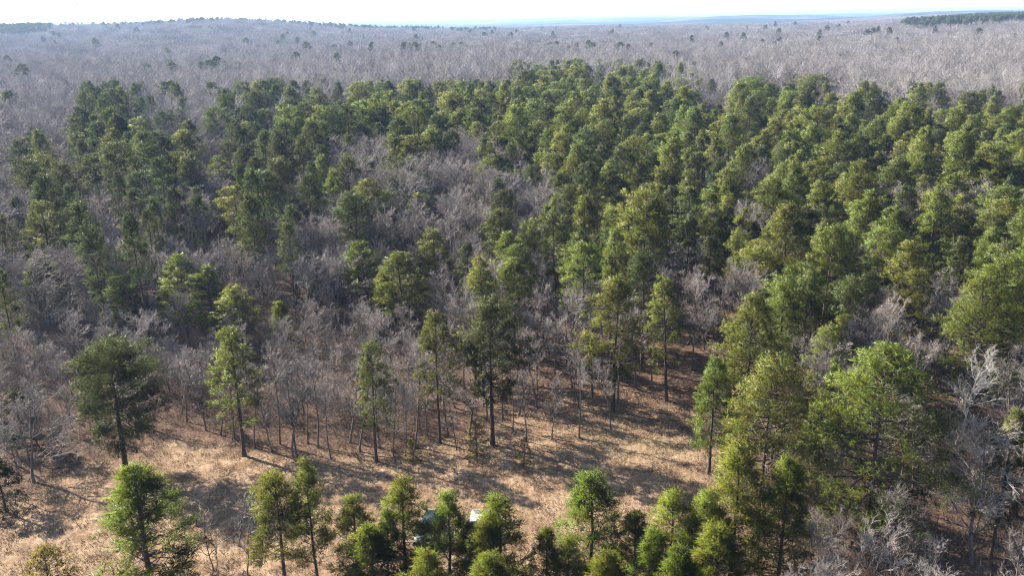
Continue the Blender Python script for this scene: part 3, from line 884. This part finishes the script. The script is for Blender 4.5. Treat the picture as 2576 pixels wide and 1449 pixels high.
for _ in range(500):
    a = g.uniform(-.60, -.02); r_ = g.uniform(2150, 2750) + 120 * math.sin(a * 40)
    ridge.append((r_ * math.sin(a), r_ * math.cos(a)))
q = jgrid(-900, 1300, 560, 2500, 30, .4, 8)
q = q[(np.abs(q[:, 0]) < q[:, 1] * .66) & (g.random(len(q)) < .008 + .035 * (wavy(q[:, 0], q[:, 1], 260, 30) > .55))]
far = np.concatenate([LX] + extra + [np.array(ridge), q])
FX2 = np.concatenate([FX, far]); FH2 = np.concatenate([FH, g.uniform(21.5, 26, len(far))])
fv2 = np.concatenate([fv, g.integers(8, 10, len(far))])
H0s = np.array([PINES[k][2] for k in far_keys])
sz = FH2 / H0s[fv2]; sxy = sz * g.uniform(.8, 1.4, len(sz))
sxy[-len(far):] *= 1.25
scatter("pine_woods", np.concatenate([FX2, (terrain(FX2[:, 0], FX2[:, 1]) - .1)[:, None]], 1), g.uniform(0, 6.28, len(sz)), np.stack([sxy, sxy, sz], 1), fv2,
        [PINES[k][:2] for k in far_keys], "far green pines merging into one stand before the grey woods", "pine woods")

# ------------------------------------------------------------------ leafless trees inside the stand
PALL = np.concatenate([PX, TH[:, :2]])
B = jgrid(-330, 420, 46, 480, 3.7, .36, 2)
bh = g.uniform(10.5, 15.5, len(B)) + np.where(B[:, 1] > 150, 2.5, 0)
T3 = np.concatenate([B, bh[:, None]], 1)
u, v, dep = project(T3)
low = ((v > 640) & (u < 1150)) | ((v > 1080) & (u > 2000))
bh = np.where(low, g.uniform(5.5, 10.5, len(B)), bh)
T3 = np.concatenate([B, bh[:, None]], 1)
u, v, dep = project(T3)
dn = pine_density(u, v)
pb = np.where(dn >= 7, .13, np.where(dn >= 4, .34, .75))
pb = np.where(low, .60, pb)
pb = np.where((u > 840) & (u < 1260) & (v > 335) & (v < 580) & (dn <= 1), .97, pb)
bh = np.where((u > 840) & (u < 1260) & (v > 335) & (v < 470), bh + 2.5, bh)
T3 = np.concatenate([B, bh[:, None]], 1)
u, v, dep = project(T3)
near_edge = edge_dist(B, CLEAR)
keep = (u > -80) & (u < IW + 60) & (v > 150) & (v < IH + 60) & (g.random(len(B)) < pb) & ~inside(B, CLEAR) & (near_edge > .8)
# open grass and pine regrowth below the clearing carry none
ub, vb, _d = project(np.concatenate([B, np.zeros((len(B), 1))], 1))
keep &= ~((ub < 2010) & (ub > 1250) & (vb > 1150)) & ~((ub < 1300) & (vb > 1250)) & ~((ub > 1700) & (ub < 1960) & (vb > 1020))
keep &= clear_of(B, -.3)
BX, BH, BU, BV, BD = B[keep], bh[keep], u[keep], v[keep], dep[keep]
o_ = np.argsort(BD); BX, BH, BU, BV, BD = BX[o_], BH[o_], BU[o_], BV[o_], BD[o_]
def bare_zone(u, v):
    if u > 1950 and v > 1000: return ("thin grey leafless tree in the tangled thicket at bottom right", "leafless trees of the bottom right thicket")
    if u > 1750: return ("leafless tree half hidden between the right-hand pines", "leafless trees between the right pines")
    if u > 1200: return ("leafless tree half hidden among pines behind the clearing", "leafless trees behind the clearing")
    if u < 420 and v > 640: return ("low grey leafless tree in the thicket at the far left", "leafless trees of the far left thicket")
    if u < 820 and v > 640: return ("low grey leafless tree in the thicket right of the domed pine", "leafless trees of the left thicket")
    if v > 640: return ("grey leafless tree in the brush behind the middle of the clearing", "leafless trees of the middle thicket")
    return ("leafless tree among scattered pines in the upper left stand", "leafless trees of the upper left stand")
N_BARE = 296 - len(BSAL) - len(EDGE)
bkeys = ['oak0', 'oak1', 'oak2', 'slim0', 'slim1', 'slim2']
for i in range(min(N_BARE, len(BX))):
    x, y = BX[i]; h = BH[i]
    k = rnd.choice(['bush0', 'bush1', 'oak0', 'oak2'] if h < 7.2 else bkeys)
    s = h / BARES[k][2]; sx = s * rnd.uniform(.9, 1.25)
    lab, grp = bare_zone(BU[i], BV[i])
    place_tree(k, (x, y, float(terrain(x, y)) - .05), rnd.uniform(0, 6.28), (sx, sx, s), lab, grp, 'bare_tree', 'bare tree')

# ------------------------------------------------------------------ grey woods beyond
def far_tree_mesh(seed, k1, k2, rt, rw, h=18, spread=.2):
    gg = np.random.default_rng(seed); C = MB()
    simple_bare(gg, C, 0, 0, -.3, h, k1, k2, rt, rw, spread)
    return C.mesh("far_tree", [M_FAR])
def patch_mesh(seed, size=24, n=26, hmin=14, hmax=19):
    gg = np.random.default_rng(seed); C = MB()
    for _ in range(n):
        x, y = gg.uniform(-size / 2, size / 2, 2)
        simple_bare(gg, C, x, y, -.5, gg.uniform(hmin, hmax), 12, 34, .14, .075, .22)
    return C.mesh("far_tree_patch", [M_FAR])
mid_m = [[far_tree_mesh(500 + i, 26, 190, .16, .035, 19, s_)] for i, s_ in enumerate((.2, .24, .18, .22, .26))]
pat_m = [[patch_mesh(600 + i)] for i in range(5)]
Q1 = jgrid(-620, 680, 180, 960, 5.4, .38, 5)
uu, vv, dd = project(np.concatenate([Q1, (terrain(Q1[:, 0], Q1[:, 1]) + 16)[:, None]], 1))
pd = pine_density(uu, vv)
k1 = (uu > -60) & (uu < IW + 60) & (((vv < 330) & (pd <= 2)) | (vv < 190) | ((pd <= 4) & (Q1[:, 1] > 300)))
Q1 = Q1[k1 & (np.hypot(Q1[:, 0], Q1[:, 1]) < 950)]
rem = slice(N_BARE, None)
BX2, BH2 = BX[rem], BH[rem]
Q2 = jgrid(-2400, 2400, 900, 3500, 23, .3, 6)
r2 = np.hypot(Q2[:, 0], Q2[:, 1])
Q2 = Q2[(np.abs(Q2[:, 0]) < Q2[:, 1] * .68 + 20) & (r2 > 945) & (r2 < 3300)]
near_b = ['oak0', 'oak1', 'slim0', 'slim1']
XY = np.concatenate([BX2, Q1, Q2])
vids = np.concatenate([g.integers(0, 4, len(BX2)), 4 + g.integers(0, 5, len(Q1)), 9 + g.integers(0, 5, len(Q2))])
s_b = BH2 / 12.0; s_1 = g.uniform(.78, 1.15, len(Q1)); s_2 = g.uniform(.9, 1.1, len(Q2))
S = np.concatenate([np.stack([s_b * 1.1, s_b * 1.1, s_b], 1), np.stack([s_1 * g.uniform(.9, 1.3, len(Q1)), s_1 * g.uniform(.9, 1.3, len(Q1)), s_1], 1), np.stack([np.ones(len(Q2)), np.ones(len(Q2)), s_2], 1)])
scatter("bare_woods", np.concatenate([XY, (terrain(XY[:, 0], XY[:, 1]) - .1)[:, None]], 1), g.uniform(0, 6.28, len(XY)), S, vids,
        [BARES[k][:2] for k in near_b] + mid_m + pat_m, "grey leafless winter woods stretching to the hazy skyline", "woods")

# ------------------------------------------------------------------ brush and grass
def brush_mesh(seed, n=16, size=3.2, hmin=.8, hmax=3.2, mat=M_BRUSH, rr=.014):
    gg = np.random.default_rng(seed); C = MB()
    for _ in range(n):
        x, y = gg.uniform(-size / 2, size / 2, 2); h = gg.uniform(hmin, hmax)
        b = np.array([x, y, -.1]); top = b + np.array([*gg.normal(0, .28, 2), 1]) * h
        C.tubes(b, top, rr * 1.3, rr * .5)
        k = 9
        s = gg.uniform(.25, 1, k); p = b + (top - b) * s[:, None]
        d = unit(unit(top - b) * .8 + gg.normal(0, .55, (k, 3)))
        e = p + d * (h * .33 * gg.uniform(.5, 1.3, k))[:, None]
        C.tubes(p, e, rr * .8, rr * .4)
        i = gg.integers(0, k, 14); s2 = gg.uniform(.3, 1, 14)
        p2 = p[i] + (e[i] - p[i]) * s2[:, None]
        C.tubes(p2, p2 + unit(d[i] + gg.normal(0, .6, (14, 3))) * (h * .16), rr * .6, rr * .35)
    return C.mesh("brush", [mat])
br_m = [[brush_mesh(700 + i, 20, 3.4, 1.2, 4.6, M_BRUSH, .011)] for i in range(4)] + [[brush_mesh(710 + i, 16, 3.2, .4, 1.9, M_BRUSH, .010)] for i in range(3)]
U = jgrid(-230, 260, 46, 330, 2.3, .4, 9)
uu, vv, dd = project(np.concatenate([U, np.full((len(U), 1), 1.5)], 1))
ed = edge_dist(U, CLEAR); ins = inside(U, CLEAR)
dens = .72 + .35 * wavy(U[:, 0], U[:, 1], 18, 25)
dens = np.where((uu > 1150) & (uu < 2000), dens * .55, dens)
k = (uu > -60) & (uu < IW + 60) & (vv < IH + 60) & ~ins & (ed > .6) & (g.random(len(U)) < dens)
tall = (((uu < 1150) & (vv > 560)) | ((uu > 2000) & (vv > 1050))) & (g.random(len(U)) < .75) & (ed > 3.5)
U = U[k]
sc = g.uniform(.6, 1.25, len(U))
scatter("undergrowth", np.concatenate([U, (terrain(U[:, 0], U[:, 1]))[:, None]], 1), g.uniform(0, 6.28, len(U)), np.stack([sc, sc, sc * g.uniform(.6, 1.2, len(U))], 1), np.where(tall[k], g.integers(0, 4, len(U)), g.integers(4, 7, len(U))),
        br_m, "grey brown leafless brush filling the ground between the trees", "undergrowth")

def grass_mesh(seed, mat, n=26, size=.55, hmin=.07, hmax=.24):
    gg = np.random.default_rng(seed); C = MB()
    c = np.concatenate([gg.uniform(-size, size, (n, 2)), np.full((n, 1), -.02)], 1)
    d = np.concatenate([gg.normal(0, .8, (n, 2)), np.ones((n, 1))], 1)
    C.blades(c, d, gg.uniform(hmin, hmax, n) * 1.6, gg.uniform(.03, .06, n), gg)
    return C.mesh("grass", [mat])
gr_m = [[grass_mesh(800 + i, M_STRAW)] for i in range(3)] + [[grass_mesh(804, M_LITTER, 30, .4, .06, .2)]]
lo, hi = CLEAR.min(0), CLEAR.max(0)
A = jgrid(lo[0] - 2, hi[0] + 2, max(lo[1], 44), hi[1] + 2, .48, .5, 12)
uu, vv, dd = project(np.concatenate([A, np.zeros((len(A), 1))], 1))
ed = edge_dist(A, CLEAR); ins = inside(A, CLEAR)
tu = wavy(A[:, 0], A[:, 1], 5, 33) + .7 * wavy(A[:, 0], A[:, 1], 1.9, 36)
k = (uu > -40) & (uu < IW + 40) & (vv < IH + 40) & (ins | (ed < 1.2)) & (g.random(len(A)) < .42 + .4 * tu)
A = A[k]; sc = g.uniform(.6, 1.3, len(A))
scatter("dry_grass", np.concatenate([A, (terrain(A[:, 0], A[:, 1]) - .01)[:, None]], 1), g.uniform(0, 6.28, len(A)), np.stack([sc, sc, sc], 1), np.where(g.random(len(A)) < .08, 3, g.integers(0, 3, len(A))),
        gr_m, "short straw coloured winter grass covering the clearing", "grass")

# ------------------------------------------------------------------ vehicles behind the near pines
def paint(name, col, rough=.3, metal=0., coat=.6):
    m, n, p, out = mat_new(name)
    tc = n.nodes.new('ShaderNodeTexCoord')
    nz = noise(n, 3.0, 4, tc.outputs['Object'])
    r = ramp(n, [(.35, tuple(c * .85 for c in col)), (.65, col)]); n.links.new(nz.outputs[0], r.inputs[0])
    n.links.new(r.outputs[0], p.inputs['Base Color'])
    p.inputs['Roughness'].default_value = rough; p.inputs['Metallic'].default_value = metal
    p.inputs['Coat Weight'].default_value = coat
    return m
V_GREEN = paint("dark_green_paint", (.018, .034, .033)); V_WHITE = paint("white_paint", (.70, .70, .69))
V_GLASS = paint("tinted_glass", (.012, .016, .018), .06, 0, 1); V_TYRE = paint("tyre_rubber", (.02, .02, .02), .85, 0, 0)
V_RIM = paint("wheel_alloy", (.45, .45, .46), .3, .8, 0); V_LAMP = paint("lamp_lens", (.65, .66, .68), .1); V_TRIM = paint("black_trim", (.02, .02, .021), .5, 0, 0)
V_RED = paint("tail_lens", (.35, .02, .02), .15)

def sect(w, z0, z1, tum=.0, r=.08, zm=None):
    zm = (z0 + z1) / 2 if zm is None else zm
    t = w - tum
    return [(-w + r, z0), (w - r, z0), (w, z0 + r), (w, zm), (t, z1 - r), (t - r, z1), (-t + r, z1), (-t, z1 - r), (-w, zm), (-w, z0 + r)]
def loft(st):
    b = MB(); n = 10
    V = [(x, y, z) for x, pts in st for y, z in pts]
    Q = [(i * n + j, i * n + (j + 1) % n, (i + 1) * n + (j + 1) % n, (i + 1) * n + j) for i in range(len(st) - 1) for j in range(n)]
    for o, flip in ((0, 1), ((len(st) - 1) * n, 0)):
        for a_, b_, c_, d_ in ((0, 1, 2, 9), (9, 2, 3, 8), (8, 3, 4, 7), (7, 4, 5, 6)):
            q = (o + a_, o + b_, o + c_, o + d_); Q.append(q[::-1] if not flip else q)
    b.add(V, Q); return b
def slab(q, th=.012):
    """a thin solid panel on four corners"""
    q = np.array(q, float); nrm = np.cross(q[1] - q[0], q[3] - q[0]); nrm /= np.linalg.norm(nrm)
    b = MB(); b.add(np.concatenate([q - nrm * th, q + nrm * th * .5]), [(0, 3, 2, 1), (4, 5, 6, 7), (0, 1, 5, 4), (1, 2, 6, 5), (2, 3, 7, 6), (3, 0, 4, 7)]); return b
def lathe_y(prof, x, y, z, k=20):
    b = MB(); n = len(prof)
    V = [(x + r * math.cos(6.28318 * i / k), y + yy, z + r * math.sin(6.28318 * i / k)) for i in range(k) for r, yy in prof]
    Q = [(i * n + j, ((i + 1) % k) * n + j, ((i + 1) % k) * n + j + 1, i * n + j + 1) for i in range(k) for j in range(n - 1)]
    b.add(V, Q); return b
def box(x0, x1, y0, y1, z0, z1):
    return loft([(x0, sect((y1 - y0) / 2, z0, z1, 0, min(.03, (z1 - z0) / 4))), (x1, sect((y1 - y0) / 2, z0, z1, 0, min(.03, (z1 - z0) / 4)))]), (y0 + y1) / 2
def add_box(name, m, root, *a):
    b, yc = box(*a); o = obj(name, b.mesh(name, [m]), root); o.location.y = yc; return o
def vehicle(name, label, cat, loc, rz, m, pickup):
    root = bpy.data.objects.new(name, None); COL.objects.link(root); root.location = loc; root.rotation_euler = (0, 0, rz); tag(root, label, cat)
    L = 2.75 if pickup else 2.4; sh = 1.08
    body = loft([(-L, sect(.86, .45, sh - .08, .03)), (-L + .12, sect(.94, .36, sh, .03)), (-1.6, sect(.96, .32, sh + .02, .03)), (.9, sect(.96, .32, sh, .04)),
                 (1.6, sect(.95, .32, sh - .03, .07)), (L - .25, sect(.93, .34, sh - .12, .09)), (L, sect(.82, .42, sh - .26, .08))])
    bo = obj("body", body.mesh("body", [m], False), root)
    if pickup: g_st = [(-.95, sh, 0), (-.80, 1.78, 1), (-.1, 1.84, 1), (.35, 1.79, 1), (1.15, sh + .02, 0)]
    else: g_st = [(-2.28, sh, 0), (-1.98, 1.72, 1), (-.4, 1.80, 1), (.35, 1.74, 1), (1.15, sh + .02, 0)]
    st = []
    for x, z1, up in g_st:
        st.append((x, sect(.90, sh - .03, max(z1, sh + .05), .17 if up else .03, .05 if up else .015, sh + .0)))
    obj("cab", loft(st).mesh("cab", [m], False), root)
    zt = 1.70
    f0, f1 = g_st[-1][0], g_st[-2][0]
    def on(xa, za, xb, zb, t): return (xa + (xb - xa) * t, za + (zb - za) * t)
    for nm, (xa, xb, za, zb, sgn) in (("windscreen", (f0, f1, sh + .02, g_st[-2][1], 1)), ("rear_window", (g_st[0][0], g_st[1][0], sh + .02, g_st[1][1], -1))):
        (x0, z0), (x1, z1) = on(xa, za, xb, zb, .10), on(xa, za, xb, zb, .90)
        nx, nz = abs(zb - za), abs(xb - xa); l_ = math.hypot(nx, nz); ox, oz = sgn * nx / l_ * .03, nz / l_ * .03
        q = [(x0 + ox, -.80, z0 + oz), (x0 + ox, .80, z0 + oz), (x1 + ox, .66, z1 + oz), (x1 + ox, -.66, z1 + oz)]
        obj(nm, slab(q if sgn > 0 else q[::-1]).mesh(nm, [V_GLASS]), root)
    spans = [(-.72, -.02), (.04, .62)] if pickup else [(-1.85, -1.15), (-1.07, -.28), (-.20, .58)]
    for sd in (-1, 1):
        for xa, xb in spans:
            q = [(xa, sd * .905, sh + .10), (xb + .16, sd * .905, sh + .10), (xb, sd * .795, 1.64), (xa + .04, sd * .795, 1.64)]
            obj("side_window", slab(q if sd < 0 else q[::-1]).mesh("side_window", [V_GLASS]), root)
        add_box("mirror", m, root, .78, .92, sd * 1.04 - .10, sd * 1.04 + .10, sh + .06, sh + .24)
        add_box("headlight", V_LAMP, root, L - .20, L - .005, sd * .66 - .16, sd * .66 + .16, .66, .83)
        add_box("tail_light", V_RED, root, -L - .012, -L + .10, sd * .76 - .09, sd * .76 + .09, .72, .98)
        for x in (-1.55, 1.55):
            wv = MB(); ys = sd * .86
            w_ = bpy.data.objects.new("wheel", lathe_y([(.20, -.11), (.33, -.125), (.375, -.08), (.375, .08), (.33, .125), (.20, .11)], 0, 0, 0).mesh("tyre", [V_TYRE], False)); COL.objects.link(w_); w_.parent = root
            w_.location = (x, ys, .375)
            obj("rim", lathe_y([(.001, sd * .07), (.06, sd * .075), (.07, sd * .04), (.19, sd * .06), (.21, sd * .11)], 0, 0, 0).mesh("rim", [V_RIM], False), w_)
    add_box("grille", V_TRIM, root, L - .10, L + .012, -.44, .44, .60, .80)
    add_box("bumper", V_TRIM if not pickup else V_RIM, root, L - .08, L + .10, -.85, .85, .36, .56)
    if pickup:
        add_box("bed_liner", V_TRIM, root, -L + .2, -1.1, -.76, .76, sh + .0, sh + .024)
    return root
for nm, lab, cat, u_, v_, rz, m_, pk in (("sport_utility_vehicle", "dark green vehicle half hidden between pines of the near row", "car", 1078, 1350, R(-102), V_GREEN, False),
                                      ("pickup_truck", "white vehicle half hidden behind the broad bright near pine", "truck", 1203, 1345, R(-94), V_WHITE, True)):
    P_ = at(u_, v_, 0)
    vehicle(nm, lab, cat, (P_.x, P_.y, float(terrain(P_.x, P_.y)) + .02), rz, m_, pk)

# ------------------------------------------------------------------ two birds
M_BIRD = paint("dark_feathers", (.03, .028, .026), .8, 0, 0)
def bird_mesh():
    b = MB(); n = 8
    prof = [(-.28, .012), (-.16, .05), (0, .075), (.14, .06), (.22, .045), (.29, .03), (.35, .005)]
    V = [(x, r * math.cos(6.28318 * j / n), r * math.sin(6.28318 * j / n)) for x, r in prof for j in range(n)]
    b.add(V, [(i * n + j, i * n + (j + 1) % n, (i + 1) * n + (j + 1) % n, (i + 1) * n + j) for i in range(len(prof) - 1) for j in range(n)])
    for s_ in (-1, 1):
        w0 = [(.14, .04 * s_, .03), (.16, .34 * s_, .14), (.06, .66 * s_, .10), (-.06, .64 * s_, .09), (-.02, .34 * s_, .12), (-.12, .04 * s_, .02)]
        V = [(x, y, z + d) for d in (.012, -.012) for x, y, z in w0]
        b.add(V, [(0, 1, 4, 5), (1, 2, 3, 4), (11, 10, 7, 6), (10, 9, 8, 7)] + [(i, i + 6, (i + 1) % 6 + 6, (i + 1) % 6) for i in range(6)])
    t_ = [(-.24, -.03, 0), (-.24, .03, 0), (-.44, .10, .01), (-.44, -.10, .01)]
    b.add([(x, y, z + d) for d in (.01, -.01) for x, y, z in t_], [(0, 1, 2, 3), (7, 6, 5, 4)] + [(i, i + 4, (i + 1) % 4 + 4, (i + 1) % 4) for i in range(4)])
    return b.mesh("bird", [M_BIRD])
bm_ = bird_mesh()
for i, (u_, v_, dist, lab) in enumerate(((195, 10, 260, "small dark bird in the pale sky, the higher of two at left"), (200, 29, 330, "small dark bird in the pale sky, the lower of two at left"))):
    d_ = ray(u_, v_).normalized() * dist
    bo_ = obj("bird", bm_); bo_.location = (d_.x, d_.y, CAMH + d_.z); bo_.rotation_euler = (.2, 0, .5 + i)
    tag(bo_, lab, "bird", "birds in the sky")


# ------------------------------------------------------------------ haze
hb = MB()
x0, x1, y0, y1, z0, z1 = -34000, 34000, -34000, 34000, -60, 68
hb.add([(x0, y0, z0), (x1, y0, z0), (x1, y1, z0), (x0, y1, z0), (x0, y0, z1), (x1, y0, z1), (x1, y1, z1), (x0, y1, z1)],
       [(0, 3, 2, 1), (4, 5, 6, 7), (0, 1, 5, 4), (1, 2, 6, 5), (2, 3, 7, 6), (3, 0, 4, 7)])
hm = bpy.data.materials.new("haze"); hm.use_nodes = True
n = hm.node_tree; n.nodes.remove(n.nodes['Principled BSDF'])
pv = n.nodes.new('ShaderNodeVolumePrincipled')
pv.inputs['Color'].default_value = (.44, .64, 1.0, 1)
pv.inputs['Density'].default_value = 0.00009
pv.inputs['Anisotropy'].default_value = .25
n.links.new(pv.outputs[0], n.nodes['Material Output'].inputs['Volume'])
ho = obj("haze", hb.mesh("haze", [hm])); tag(ho, "thin pale blue winter haze over the far woods", "haze", kind='stuff')
open("/tmp/counts.txt","w").write(str(("pines", len(PX), "bare", len(BX), "far", len(Q1), len(Q2), "brush", len(U), "grass", len(A))))
